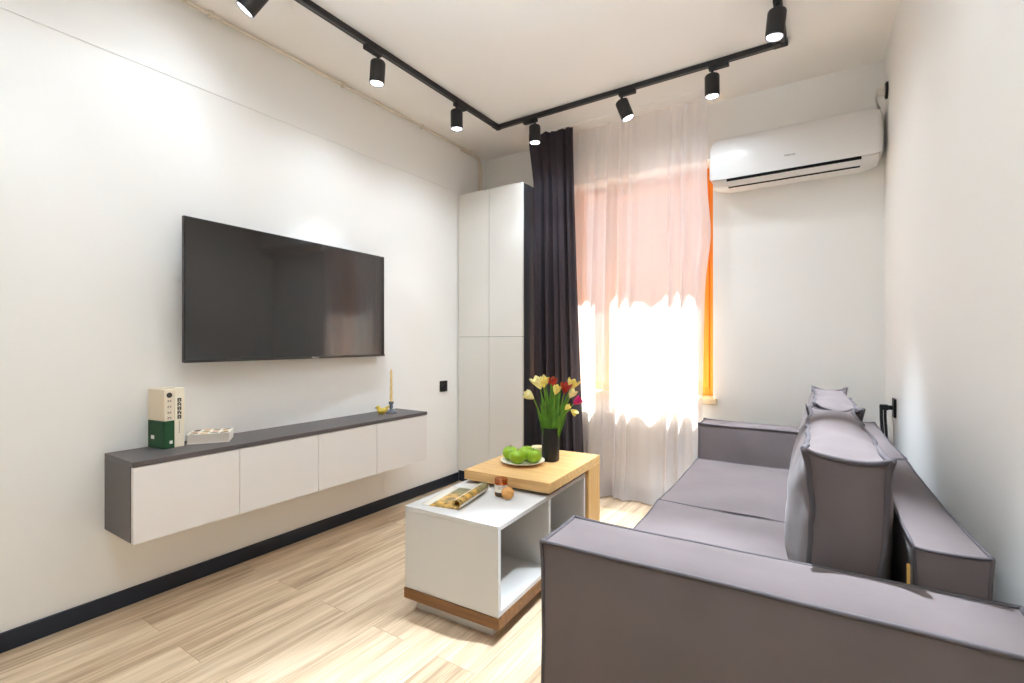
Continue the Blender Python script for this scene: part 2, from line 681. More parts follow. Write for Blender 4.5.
# ------------------------------------------------------------------ tall cabinet in the corner
cab = thing('tall_cabinet', 'tall white four-door cabinet with charcoal side, built into the far left corner', 'cabinet', (0, 0, 0))
cx0, cx1, cy0, cy1 = XL + 0.004, -1.862, 2.987, YB - 0.003
bm = bmesh.new()
add_box(bm, (cx0, cy0 + 0.022, 0.086), (cx1 - 0.018, cy1, 2.28))
obj('carcass', bm, M['charcoal'], cab)
box('side_panel', (cx1 - 0.018, cy0 + 0.020, 0.0), (cx1, cy1, 2.28), M['charcoaldark'], cab, 0.001, label='charcoal side panel')
for (a, b) in ((cx0 + 0.004, -2.1655), (-2.1625, cx1 - 0.001)):
    for (z0, z1) in ((0.088, 1.149), (1.152, 2.28)):
        box('door', (a, cy0, z0), (b, cy0 + 0.019, z1), M['cabwhite'], cab, 0.0015)
box('plinth', (cx0, cy0 + 0.012, 0.0), (cx1 - 0.019, cy0 + 0.03, 0.084), M['skirting'], cab, label='black plinth')

# ------------------------------------------------------------------ wall console
con = thing('wall_console', 'long wall-hung media console with white doors and charcoal top below the television', 'console', (0, 0, 0))
kx, ky0, ky1, kz0, kz1 = -2.190, 0.736, 2.336, 0.345, 0.655
box('carcass', (XL + 0.001, ky0 + 0.018, kz0), (kx - 0.021, ky1 - 0.002, kz1 - 0.021), M['white'], con)
box('top_panel', (XL + 0.001, ky0, kz1 - 0.02), (kx, ky1, kz1), M['charcoal'], con, 0.002, label='charcoal top panel')
box('side_panel', (XL + 0.001, ky0, kz0), (kx - 0.022, ky0 + 0.0175, kz1 - 0.0205), M['charcoal'], con, 0.001, label='charcoal end panel')
ys = [ky0 + 0.0005, 1.133, 1.530, 1.915, ky1 - 0.001]
for a, b in zip(ys, ys[1:]):
    box('door', (kx - 0.0205, a + 0.0015, kz0 - 0.002), (kx - 0.001, b - 0.0015, kz1 - 0.0225), M['white'], con, 0.0015)

# ------------------------------------------------------------------ television
tv = thing('television', 'large black flat television swung out on a bracket on the left wall', 'television',
           (-2.388, 1.578, 1.342), 0.0)
# local: screen lies along local x, faces local -y ; near end further off the wall
ang = math.atan2(2.178 - 0.977, -2.418 + 2.350)
tv.rotation_euler = (0, 0, ang)
W2, H2 = 0.602, 0.323
bm = bmesh.new()
add_box(bm, (-W2, 0.001, -H2), (W2, 0.018, H2), 0.002)
add_box(bm, (-W2 * 0.7, 0.018, -H2 * 0.8), (W2 * 0.7, 0.04, H2 * 0.35), 0.008)
obj('housing', bm, M['bezel'], tv)
box('screen', (-W2 + 0.004, -0.0012, -H2 + 0.012), (W2 - 0.004, 0.0008, H2 - 0.004), M['screen'], tv)
box('bottom_bezel', (-W2, -0.0045, -H2 - 0.001), (W2, 0.0005, -H2 + 0.011), M['bezel'], tv, 0.001)
text_mesh('brand_lettering', 'Hisense', 0.0135, M['silver_text'], tv,
          Matrix.Translation((0.07, -0.0051, -H2 + 0.005)) @ Matrix.Rotation(PI / 2, 4, 'X'))
bm = bmesh.new()
add_box(bm, (-0.2, 0.0395, -0.12), (0.2, 0.05, 0.1), 0.001)
add_box(bm, (-0.05, 0.045, -0.08), (0.05, 0.0835, 0.08), 0.002)
obj('wall_bracket', bm, M['black'], tv)

# ------------------------------------------------------------------ track lighting
TX, TXR, TY = -2.0, -0.19, 2.87
track = thing('lighting_track', 'black three-sided ceiling lighting track carrying the spotlights', 'track', (0, 0, 0))


def rail(name, lo, hi):
    bm = bmesh.new()
    add_box(bm, lo, hi, 0.002)
    o = obj(name, bm, M['black'], track)
    return o


tw = 0.017
def slot(lo, hi):
    box('conductor_slot', lo, hi, M['slot'], track)


slot((TX - 0.007, -1.2, H - 0.0265), (TX + 0.007, TY - tw - 0.03, H - 0.0255))
slot((TX + tw + 0.004, TY - 0.007, H - 0.0265), (TXR - tw - 0.032, TY + 0.007, H - 0.0255))
slot((TXR - 0.007, -1.2, H - 0.0265), (TXR + 0.007, TY - tw - 0.004, H - 0.0255))
rail('rail', (TX - tw, -1.2, H - 0.026), (TX + tw, TY - tw, H - 0.0005))
rail('rail', (TX - tw, TY - tw + 0.0005, H - 0.026), (TXR + tw, TY + tw, H - 0.0005))
rail('rail', (TXR - tw, -1.2, H - 0.026), (TXR + tw, TY - tw, H - 0.0005))
bm = bmesh.new()
add_box(bm, (TX - tw - 0.002, TY - tw - 0.03, H - 0.028), (TX + tw + 0.002, TY + tw + 0.002, H - 0.001), 0.002)
obj('corner_joint', bm, M['black'], track)
bm = bmesh.new()
add_box(bm, (TXR - tw - 0.03, TY - tw - 0.002, H - 0.028), (TXR + tw + 0.002, TY + tw + 0.002, H - 0.001), 0.002)
obj('corner_joint', bm, M['black'], track)


def spotlight(x, y, along, axis, label, watt, cone=70, spill=9, color=(0.79, 0.895, 1.0), side=1):
    """spotlight head on a yoke; axis = direction of the beam"""
    t = thing('track_spotlight', label, 'spotlight', (x, y, H - 0.026), 0.0, 'spotlights on the ceiling track')
    bm = bmesh.new()
    if along == 'y':
        add_box(bm, (-0.016, -0.052 + 0.035 * side, -0.024), (0.016, 0.052 + 0.035 * side, -0.001), 0.003)
    else:
        add_box(bm, (-0.052 + 0.035 * side, -0.016, -0.024), (0.052 + 0.035 * side, 0.016, -0.001), 0.003)
    obj('adapter', bm, M['black'], t)
    d = Vector(axis).normalized()
    piv = Vector((0, 0, -0.062))
    top = piv - d * 0.012
    bot = top + d * 0.12
    q = Vector((0, 0, -1)).rotation_difference(d).to_matrix().to_4x4()
    # yoke: short stem then a side strap down to the pivot
    bm = bmesh.new()
    add_tube(bm, [(0, 0, -0.02), (0, 0, -0.05), piv], 0.008, 10)
    obj('stem', bm, M['black'], t, True)
    mtx = Matrix.Translation(top) @ q
    o = lathe('head', [(0, 0), (0.030, 0), (0.036, -0.004), (0.039, -0.010), (0.039, -0.116), (0.037, -0.120), (0.034, -0.120), (0.033, -0.112), (0, -0.112)],
              M['black'], t, 28, mtx=mtx)
    sharp(o, 40)
    lathe('lens', [(0, -0.1135), (0.022, -0.1135), (0.0315, -0.118)], M['lens'], o, 24, mtx=mtx, label='glowing lens')
    lathe('rim', [(0.0325, -0.119), (0.036, -0.1225), (0.0392, -0.119)], M['chrome'], o, 28, mtx=mtx, label='bright rim')
    for nm, p, ang_, bl in (('beam', watt, cone, 0.55), ('spill', spill, 150, 1.0)):
        l = bpy.data.lights.new('spot_' + nm, 'SPOT')
        l.energy = p
        l.color = color
        l.spot_size = math.radians(ang_)
        l.spot_blend = bl
        l.shadow_soft_size = 0.022
        lo = bpy.data.objects.new('spot_' + nm, l)
        COL.objects.link(lo)
        lo.parent = t
        lo.location = bot + d * 0.012
        lo.rotation_euler = d.to_track_quat('-Z', 'Y').to_euler()
    return t


PW = 46
spotlight(TX, 1.122, 'y', (-0.46, -0.40, -0.80), 'black spotlight tilted at the left wall, cut by the upper picture edge', PW * 0.05, 80, spill=3)
spotlight(TX, 1.755, 'y', (-0.05, -0.03, -1), 'upright black spotlight on the left track nearest the television', PW * 0.5, 70, side=-1)
spotlight(TX, 2.405, 'y', (-0.01, 0.03, -1), 'black spotlight on the left track just before its far corner', PW * 0.22, 70)
spotlight(-1.69, TY, 'x', (0.02, 0.0, -1), 'black spotlight above the charcoal curtain, first on the cross track', PW * 0.4, 70, side=-1)
spotlight(-1.065, TY, 'x', (0.32, 0.12, -0.9), 'tilted black spotlight in the middle of the cross track', PW * 0.16, 52, spill=6)
spotlight(-0.540, TY, 'x', (0.0, 0.03, -1), 'black spotlight on the cross track close to the air conditioner', PW * 0.05, 60, spill=5)
spotlight(TXR, 2.47, 'y', (-0.10, 0.0, -1), 'black spotlight above the far sofa, by the right corner of the track', PW * 5.6, 52, spill=5)
spotlight(TXR, 1.76, 'y', (-0.12, -0.34, -1), 'black spotlight on the right track above the near sofa cushion', PW * 6.9, 50, spill=4)
spotlight(TX, 0.35, 'y', (-0.1, 0.0, -1), 'black spotlight on the left track near the front of the room', PW * 0.06, 88, spill=2)

# ------------------------------------------------------------------ conduit under the ceiling
cd = thing('cable_conduit', 'thin cream painted pipe running along the top of the left wall', 'pipe', (0, 0, 0))
bm = bmesh.new()
xp, zp = XL + 0.026, H - 0.016
add_tube(bm, [(xp, -1.5, zp), (xp, 1.0, zp), (xp, 3.18, zp), (xp, 3.235, zp - 0.012), (xp, 3.265, zp - 0.05), (xp, 3.27, zp - 0.12), (xp, 3.27, 2.20)], 0.0078, 10)
obj('pipe', bm, M['conduit'], cd, True)
bm = bmesh.new()
add_tube(bm, [(xp - 0.002, 3.0, zp - 0.018), (xp - 0.002, 3.19, zp - 0.018), (xp - 0.002, 3.225, zp - 0.03), (xp - 0.002, 3.24, zp - 0.07), (xp - 0.002, 3.24, 2.20)], 0.006, 8)
obj('pipe', bm, M['conduit'], cd, True)
for y in (1.13, 1.88, 2.56, 3.13):
    bm = bmesh.new()
    add_box(bm, (XL + 0.0122, y - 0.009, zp - 0.013), (xp + 0.012, y + 0.009, H - 0.0005), 0.003)
    obj('clip', bm, M['conduit'], cd)

# ------------------------------------------------------------------ air conditioner
ac = thing('air_conditioner', 'white split air conditioner mounted high on the back wall right of the window', 'air conditioner', (0, 0, 0))
ax0, ax1 = -0.618, 0.246
zc = 2.22
prof = [(0.0, 2.396), (0.08, 2.393), (0.125, 2.380), (0.160, 2.351), (0.185, 2.307), (0.198, 2.25), (0.202, 2.18), (0.199, 2.105)]
prof_low = [(0.1905, 2.103), (0.186, 2.09), (0.165, 2.066), (0.125, 2.05), (0.06, 2.052), (0.0, 2.075)]


def extrude_profile(pr, x0, x1, ends, close_to):
    bm = bmesh.new()
    secs = []
    for dx, s in ends:
        secs.append((x0 + dx, s))
    for dx, s in reversed(ends):
        secs.append((x1 - dx, s))
    rings = []
    for x, s in secs:
        pts = [(d * (0.25 + 0.75 * s), zc + (z - zc) * s) for d, z in pr]
        pts = pts + [(d * (0.25 + 0.75 * s), zc + (z - zc) * s) for d, z in close_to]
        rings.append([bm.verts.new((x, YB - 0.0005 - d, z)) for d, z in pts])
    n = len(rings[0])
    for a, b in zip(rings, rings[1:]):
        for k in range(n):
            bm.faces.new((a[k], a[(k + 1) % n], b[(k + 1) % n], b[k]))
    bm.faces.new(rings[0])
    bm.faces.new(rings[-1][::-1])
    bmesh.ops.recalc_face_normals(bm, faces=bm.faces)
    return bm


ends = [(0.0, 0.80), (0.004, 0.86), (0.012, 0.915), (0.028, 0.965), (0.05, 0.99), (0.08, 1.0)]
o = obj('front_cover', extrude_profile(prof, ax0, ax1, ends, [(0.0, 2.105)]), M['ac'], ac, True)
sharp(o, 50)
ends2 = [(0.018, 0.87), (0.04, 0.92), (0.07, 0.965), (0.105, 1.0)]
o = obj('lower_housing', extrude_profile(prof_low, ax0, ax1, ends2, [(0.0, 2.103)]), M['ac'], ac, True)
sharp(o, 50)
bm = bmesh.new()
add_box(bm, (-0.515, YB - 0.198, 2.0905), (0.152, YB - 0.15, 2.1035))
obj('air_slot', bm, M['acdark'], ac)
bm = bmesh.new()
v = [(-0.51, 0.1905, 2.0875), (-0.51, 0.167, 2.0625), (0.147, 0.167, 2.0625), (0.147, 0.1905, 2.0875)]
f0 = [bm.verts.new((x, YB - d - 0.004, z)) for x, d, z in v]
f1 = [bm.verts.new((x, YB - d + 0.012, z + 0.002)) for x, d, z in v]
bm.faces.new(f0)
bm.faces.new(f1[::-1])
for k in range(4):
    bm.faces.new((f0[k], f1[k], f1[(k + 1) % 4], f0[(k + 1) % 4]))
bmesh.ops.recalc_face_normals(bm, faces=bm.faces)
obj('louver', bm, M['ac'], ac)
bm = bmesh.new()
add_box(bm, (-0.51, YB - 0.169, 2.0585), (0.147, YB - 0.150, 2.0612))
obj('louver_gap', bm, M['acdark'], ac)
text_mesh('brand_lettering', 'Hisense', 0.017, M['grey_text'], ac,
          Matrix.Translation((-0.180, YB - 0.2035, 2.180)) @ Matrix.Rotation(PI / 2, 4, 'X'))

# power socket of the air conditioner high in the corner
so = thing('wall_socket', 'black socket with a white plug above the air conditioner in the right corner', 'socket', (xr(3.24), 3.24, 2.45))
lathe('plate', [(0, 0.012), (0.038, 0.012), (0.043, 0.008), (0.044, 0.0005)], M['blackplastic'], so, 24, mtx=Matrix.Rotation(-PI / 2, 4, 'Y'))
lathe('plug', [(0, 0.052), (0.012, 0.05), (0.02, 0.042), (0.023, 0.02), (0.024, 0.0125), (0, 0.0125)], M['cable'], so, 18, mtx=Matrix.Rotation(-PI / 2, 4, 'Y'), label='white plug')
bm = bmesh.new()
add_tube(bm, [(-0.045, 0, -0.005), (-0.05, 0.01, -0.03), (-0.04, 0.04, -0.055), (-0.03, 0.06, -0.068)], 0.005, 8)
obj('cord', bm, M['cable'], so, True)

# ------------------------------------------------------------------ outlet on the left wall
ou = thing('wall_outlet', 'square black outlet on the left wall between console and cabinet', 'outlet', (XL, 2.814, 0.771))
box('plate', (0.0005, -0.041, -0.041), (0.010, 0.041, 0.041), M['blackplastic'], ou, 0.003)
lathe('socket_well', [(0.0, 0.011), (0.016, 0.011), (0.0205, 0.0135), (0.022, 0.0105)], M['blackplastic'], ou, 20, mtx=Matrix.Rotation(PI / 2, 4, 'Y'))

# black socket with plug behind the sofa
sk = thing('wall_socket', 'black wall socket with plug and dangling dark cables behind the sofa back', 'socket', (xr(2.963), 2.963, 0.792))
box('plate', (-0.011, -0.041, -0.045), (-0.0005, 0.041, 0.045), M['blackplastic'], sk, 0.003)
bm = bmesh.new()
add_box(bm, (-0.030, -0.012, -0.010), (-0.011, 0.012, 0.010), 0.003)
add_box(bm, (-0.062, -0.017, -0.013), (-0.028, 0.017, 0.013), 0.004)
obj('plug', bm, M['blackplastic'], sk)
for dx, r in ((-0.055, 0.007), (-0.040, 0.006)):
    bm = bmesh.new()
    add_tube(bm, [(dx, 0, -0.008), (dx, -0.002, -0.05), (dx + 0.004, -0.008, -0.12), (dx + 0.008, -0.012, -0.24)], r, 8)
    obj('cord', bm, M['blackplastic'], sk, True)
bm = bmesh.new()
add_tube(bm, [(-0.012, 0.02, -0.04), (-0.006, 0.02, -0.09), (-0.006, 0.015, -0.24)], 0.003, 6)
obj('cord', bm, M['cable'], sk, True, label='thin white cord')

# ------------------------------------------------------------------ radiator under the window
ra = thing('radiator', 'white sectional radiator under the window behind the sheer curtain', 'radiator', (0, 0, 0))
sw = 0.079
x = WX0 + 0.03
k = 0
while x + sw < -0.64:
    bm = bmesh.new()
    add_box(bm, (x + 0.002, 3.305, 0.10), (x + sw - 0.002, 3.318, 0.60), 0.005)
    add_box(bm, (x + 0.030, 3.318, 0.11), (x + sw - 0.030, 3.355, 0.59), 0.002)
    add_box(bm, (x + 0.002, 3.310, 0.585), (x + sw - 0.002, 3.360, 0.605), 0.004)
    obj('section', bm, M['radiator'], ra)
    x += sw
bm = bmesh.new()
add_tube(bm, [(WX0 + 0.034, 3.33, 0.13), (x - 0.004, 3.33, 0.13)], 0.014, 10)
add_tube(bm, [(WX0 + 0.034, 3.33, 0.56), (x - 0.004, 3.33, 0.56)], 0.014, 10)
obj('header_pipe', bm, M['radiator'], ra, True)
for xx in (WX0 + 0.2, -0.82):
    box('wall_bracket', (xx, 3.345, 0.45), (xx + 0.02, YB - 0.0005, 0.5), M['radiator'], ra)


# ------------------------------------------------------------------ curtains
def curtain(name, material, xt, xb, yc, zt, zb, folds, amp, seed, nu=260, nv=60, flare=0.0, shape=1.0, ledge=None, fwd=0.0, bump=0.0):
    rnd = random.Random(seed)
    ph = [rnd.uniform(0, 6.28) for _ in range(6)]
    bm = bmesh.new()
    grid = []
    for j in range(nv + 1):
        t = j / nv                      # 0 top .. 1 bottom
        z = zt + (zb - zt) * t
        te = t ** shape
        row = []
        for i in range(nu + 1):
            s = i / nu
            sw_ = s + 0.020 * math.sin(2 * PI * s * 1.7 + ph[0]) + 0.014 * math.sin(2 * PI * s * 3.1 + ph[1]) + 0.012 * t * math.sin(2 * PI * s * 2.3 + ph[2] + t)
            a = 2 * PI * folds * sw_
            am = amp * (0.45 + 0.55 * min(1, t * 1.6)) * (0.65 + 0.35 * math.sin(2 * PI * s * 2.1 + ph[3] + 0.8 * t))
            y = yc + am * math.sin(a) + 0.25 * am * math.sin(2.3 * a + ph[4] + 2 * t)
            x = (xt[0] + (xb[0] - xt[0]) * te) * (1 - s) + (xt[1] + (xb[1] - xt[1]) * te) * s
            x += 0.35 * am * math.cos(a * 1.0 + ph[5])
            if ledge:                      # the part above the cabinet leans over its top
                k_ = max(0.0, min(1.0, (z - ledge[0]) / 0.3))
                x -= (1 - s) ** 2 * ledge[1] * k_
                x = max(x, ledge[2] - ledge[1] * k_ * 1.2)
            y -= fwd * (1 - s) ** 3
            x += bump * math.exp(-((z - 1.80) / 0.22) ** 2) * s ** 10
            if flare and t > 0.9:
                y -= flare * ((t - 0.9) / 0.1) ** 2 * (0.6 + 0.4 * math.sin(a * 0.5))
            row.append(bm.verts.new((x, y, z)))
        grid.append(row)
    for j in range(nv):
        for i in range(nu):
            bm.faces.new((grid[j][i], grid[j][i + 1], grid[j + 1][i + 1], grid[j + 1][i]))
    return obj(name, bm, material, None, True)


c = curtain('curtain', M['darkcurtain'], (-1.845, -1.545), (-1.845, -1.448), 3.170, 2.676, 0.02, 5.5, 0.036, 3, shape=1.3, ledge=(2.30, 0.04, -1.853), fwd=0.06)
tag(c, 'charcoal floor-length curtain gathered at the left of the window', 'curtain')
c = curtain('curtain', M['sheer'], (-1.60, -0.634), (-1.66, -0.682), 3.265, 2.676, 0.012, 9.0, 0.026, 11, flare=0.05, shape=0.9, bump=0.030)
tag(c, 'white sheer curtain hanging over the window and radiator', 'curtain')
bm = bmesh.new()
add_box(bm, (-1.90, 3.150, H - 0.006), (-0.63, 3.290, H - 0.0005), 0.001)
cr = obj('curtain_rail', bm, M['ceiling'])
tag(cr, 'slim ceiling rail holding the charcoal and sheer curtains', 'rail')

# ------------------------------------------------------------------ coffee table
tb = thing('coffee_table', 'white storage coffee table with a stepped oak top on the wooden floor', 'table', (-1.005, 1.445, 0.0), math.radians(2.6))
# local: x to the left is negative, y runs away from the camera
bx0, bx1, by0, by1 = -0.455, 0.0, 0.0, 0.84
z0, z1 = 0.10, 0.434
p_ = 0.018
box('near_panel', (bx0, by0, z0), (bx1, by0 + p_, z1 - p_), M['tablewhite'], tb, 0.001)
box('far_panel', (bx0, by1 - p_, z0), (bx1, by1, z1 - p_), M['tablewhite'], tb, 0.001)
box('left_panel', (bx0, by0 + p_, z0), (bx0 + p_, by1 - p_, z1 - p_), M['tablewhite'], tb, 0.001)
box('top_panel', (bx0, by0, z1 - p_ + 0.0005), (bx1, by1, z1), M['tablewhite'], tb, 0.001)
box('bottom_panel', (bx0 + p_, by0 + p_, z0), (bx1, by1 - p_, z0 + p_), M['tablewhite'], tb, 0.001)
box('divider', (bx0 + p_, 0.42, z0 + p_), (bx1 - 0.002, 0.42 + p_, z1 - p_), M['tablewhite'], tb, 0.001)
box('base_band', (bx0 - 0.002, by0 - 0.005, 0.057), (bx1 + 0.006, by1 + 0.004, 0.0995), M['oakdark'], tb, 0.002, label='golden oak band')
box('plinth', (bx0 + 0.03, by0 + 0.04, 0.0), (bx1 - 0.05, by1 - 0.05, 0.0568), M['tablewhite'], tb, 0.001)
box('oak_top', (bx0 + 0.012, 0.395, 0.450), (bx1 + 0.014, 1.015, 0.495), M['oak'], tb, 0.002, label='raised oak top')
box('oak_leg', (bx0 + 0.012, 0.853, 0.0), (bx1 + 0.014, 1.015, 0.4495), M['oakz'], tb, 0.002, label='oak end panel')
box('spacer', (bx0 + 0.05, 0.44, 0.434), (bx1 - 0.05, 0.80, 0.4498), M['tablewhite'], tb)

# things on the table
ZT, ZW = 0.495, 0.434


def right(d, up=0.0, back=0.0):
    return Vector((0.836 * d - 0.548 * back, 0.548 * d + 0.836 * back, up))


VB = Vector((-1.203, 2.205, ZT))
vase = tag(lathe('flower_vase', [(0, 0.0008), (0.040, 0.0008), (0.045, 0.006), (0.0455, 0.05), (0.0455, 0.13), (0.044, 0.15), (0.0435, 0.163), (0.046, 0.170), (0.0435, 0.172), (0.040, 0.165), (0.040, 0.02), (0, 0.018)],
               M['vase'], None, 32), 'tall matte black cylinder vase of tulips on the oak table top', 'vase')
vase.location = VB


def blossom(bm, c, d, size, seed, openness=0.35):
    """cup of six overlapping petals around direction d"""
    rnd = random.Random(seed)
    d = d.normalized()
    q = Vector((0, 0, 1)).rotation_difference(d).to_matrix()
    for ring in range(2):
        for k in range(3):
            a = 2 * PI * (k + 0.5 * ring) / 3 + rnd.uniform(-0.15, 0.15)
            g = []
            nt, ns = 7, 4
            for i in range(nt + 1):
                t = i / nt
                row = []
                rad = size * (0.08 + 0.50 * math.sin(min(1, t * 1.15) * PI * 0.62) * (1 - 0.16 * ring)) * (1 + openness * t * t)
                wid = size * 0.62 * max(0.05, math.sin(PI * (0.05 + 0.92 * t) ** 0.9)) ** 0.55
                z = size * 1.55 * t * (1 - 0.08 * ring) - size * 0.1
                for j in range(ns + 1):
                    s = j / ns * 2 - 1
                    aa = s * wid / max(rad, 0.004) * 0.9
                    aa = max(-1.2, min(1.2, aa))
                    rr = rad * (1 + 0.06 * s * s)
                    p = Vector((rr * math.cos(a + aa), rr * math.sin(a + aa), z - 0.10 * size * s * s * t))
                    row.append(bm.verts.new(c + q @ p))
                g.append(row)
            for i in range(nt):
                for j in range(ns):
                    bm.faces.new((g[i][j], g[i][j + 1], g[i + 1][j + 1], g[i + 1][j]))


def leaf_blade(bm, pts, w):
    """long tapering tulip leaf with a folded mid-rib"""
    pts = [Vector(p) for p in pts]
    # resample as a smooth curve
    P = []
    for i in range(13):
        t = i / 12
        a = pts[0].lerp(pts[1], t)
        b = pts[1].lerp(pts[2], t)
        P.append(a.lerp(b, t))
    rows = []
    sidev = (P[-1] - P[0]).cross(Vector((0.548, -0.836, 0.25))).normalized()
    for i, p in enumerate(P):
        t = i / 12
        ww = w * (0.35 + 0.9 * math.sin(PI * min(1, t * 0.95 + 0.12))) * (1 - t ** 4)
        nrm = Vector((0.548, -0.836, 0.0)) * ww * 0.35
        rows.append([bm.verts.new(p - sidev * ww + nrm), bm.verts.new(p), bm.verts.new(p + sidev * ww + nrm)])
    for a, b in zip(rows, rows[1:]):
        for j in range(2):
            bm.faces.new((a[j], a[j + 1], b[j + 1], b[j]))


def tulip(dx, dz, back, size, pm, label, inner=None, tilt=(0, 0), seed=0, leaves=((0.0, 0.2),), openness=0.12, second=None):
    """dx: to the right of the vase centre, dz: height of the flower base above the table, back: away from the camera"""
    size *= 1.3
    dx *= 0.92
    root = thing('tulip', label, 'tulip', VB, 0.0, 'tulips in the black vase')
    rnd = random.Random(seed)
    base = right(max(-0.030, min(0.030, dx * 0.25)), 0.03, max(-0.02, min(0.02, back * 0.4)))
    mid = right(max(-0.026, min(0.026, dx * 0.35)), max(0.19, 0.52 - dz), back * 0.5)
    top = right(dx, dz, back)
    bm = bmesh.new()
    pts = []
    for i in range(15):
        t = i / 14
        a = base.lerp(mid, t)
        b = mid.lerp(top, t)
        pts.append(a.lerp(b, t))
    add_tube(bm, pts, 0.0032, 6)
    obj('stem', bm, M['stem'], root, True)
    d = (pts[-1] - pts[-2]).normalized() + right(tilt[0], tilt[1], 0)
    bm = bmesh.new()
    blossom(bm, top, d, size, seed, openness)
    fl = obj('blossom', bm, pm, root, True)
    if inner:
        bm = bmesh.new()
        blossom(bm, top + d.normalized() * size * 0.28, d, size * 0.74, seed + 5, openness)
        obj('inner_petals', bm, inner, fl, True)
    for lx, lz in leaves:
        bm = bmesh.new()
        b0 = right(max(-0.028, min(0.028, lx * 0.3)), 0.10, rnd.uniform(-0.022, 0.01))
        leaf_blade(bm, [b0, right(lx * 0.62, 0.10 + lz * 0.5, rnd.uniform(-0.05, -0.01)), right(lx, lz, rnd.uniform(-0.06, 0.0))], 0.0105)
        obj('leaf', bm, M['leaf'], root, True)
    return root


tulip(-0.098, 0.325, -0.02, 0.030, M['creampetal'], 'pale yellow tulip hanging low at the far left of the bouquet', tilt=(-0.5, -0.3), seed=1, leaves=((-0.075, 0.27), (-0.05, 0.36), (-0.06, 0.31)))
tulip(-0.058, 0.375, -0.01, 0.036, M['creampetal'], 'large pale yellow tulip at the upper left of the bouquet', tilt=(-0.2, 0.2), seed=2, leaves=((-0.03, 0.42), (-0.02, 0.34)), openness=0.6)
tulip(-0.040, 0.385, -0.03, 0.030, M['yellowpetal'], 'clear yellow tulip tucked right beside the large pale one', tilt=(0.2, 0), seed=3, leaves=((-0.055, 0.34), (0.0, 0.44)))
tulip(0.008, 0.383, -0.03, 0.029, M['redpetal'], 'red-brown tulip in the middle top of the bouquet', seed=4, leaves=((0.015, 0.45), (0.05, 0.42)))
tulip(0.022, 0.350, -0.05, 0.026, M['yellowpetal'], 'yellow tulip just below the middle red-brown one', seed=5, leaves=((0.03, 0.37), (-0.015, 0.33), (0.045, 0.34)), tilt=(0.2, 0))
tulip(0.074, 0.355, -0.04, 0.029, M['redpetal'], 'dark red tulip at the right of the bouquet beside a pale yellow one', inner=None, seed=6, leaves=((0.055, 0.40), (0.06, 0.30)), tilt=(0.0, 0.2), openness=0.5)
tulip(0.112, 0.370, 0.0, 0.031, M['yellowpetal'], 'pale yellow tulip at the upper right edge of the bouquet', seed=7, leaves=((0.09, 0.36), (0.10, 0.31)), tilt=(0.1, 0.2), openness=0.55)
tulip(0.104, 0.330, -0.03, 0.027, M['creampetal'], 'cream tulip just above the magenta one', seed=8, leaves=((0.085, 0.33),), tilt=(0.1, 0.0))
tulip(0.125, 0.300, -0.05, 0.026, M['pinkpetal'], 'magenta tulip at the far right of the bouquet', seed=9, leaves=((0.07, 0.28),), tilt=(0.2, 0.1))
tulip(0.110, 0.270, -0.05, 0.021, M['yellowpetal'], 'small yellow tulip drooping under the magenta one', seed=10, leaves=((0.045, 0.28), (-0.04, 0.28)), tilt=(0.2, -1.2), openness=0.1)
tulip(0.078, 0.272, -0.05, 0.018, M['yellowpetal'], 'narrow yellow tulip bud on the low right side of the bouquet', seed=12, leaves=((-0.03, 0.25), (0.015, 0.28)), openness=0.0, tilt=(0.0, 0.3))

# plate with apples
PL = Vector((-1.295, 2.078, ZT))
plate = tag(lathe('plate', [(0, 0.001), (0.055, 0.001), (0.06, 0.004), (0.095, 0.011), (0.112, 0.017), (0.113, 0.019), (0.111, 0.0195), (0.09, 0.014), (0.058, 0.0075), (0, 0.0065)],
                M['plate'], None, 40), 'round cream plate of green apples on the oak table top', 'plate')
plate.location = PL


def apple_root():
    t = thing('apple', '', 'apple', (0, 0, 0), 0, 'green apples on the plate')
    r = 0.0405
    prof = []
    for i in range(19):
        a = -PI / 2 + PI * i / 18
        rr = r * math.cos(a) * (1.0 + 0.06 * math.sin(a))
        z = r * 0.90 * math.sin(a) + 0.0365
        dip = math.exp(-(rr / (r * 0.30)) ** 2)
        z += (-0.011 * dip if a > 0 else 0.005 * dip)
        prof.append((rr if 0 < i < 18 else 0.0, z))
    lathe('flesh', prof, M['apple'], t, 28)
    bm = bmesh.new()
    add_tube(bm, [(0, 0, 0.059), (0.001, 0.001, 0.069), (0.005, 0.002, 0.077)], [0.0013, 0.0012, 0.0016], 6)
    obj('stem', bm, M['applestem'], t, True)
    return t


ap = apple_root()
spots = [(right(-0.062, 0.0085, 0.030), 0.3, 'green apple at the left end of the plate'),
         (right(-0.026, 0.0078, -0.056), 1.4, 'green apple in the front middle of the plate'),
         (right(0.055, 0.0085, -0.040), 2.2, 'green apple at the right end of the plate next to the vase'),
         (right(0.022, 0.0068, 0.036), 3.9, 'green apple at the back of the plate, mostly hidden')]
for i, (off, a, lab) in enumerate(spots):
    if i == 0:
        ap.location = PL + off
        ap.rotation_euler = (0, 0, a)
        ap['label'] = lab
    else:
        dup(ap, PL + off, a, lab)

pot = tag(lathe('pillar_candle', [(0, 0.0006), (0.034, 0.0006), (0.036, 0.003), (0.036, 0.058), (0.034, 0.061), (0.0, 0.057)], M['creampot'], None, 24),
          'short pale cream cylinder standing between apples and vase', 'candle')
pot.location = PL + right(0.085, 0, 0.116)

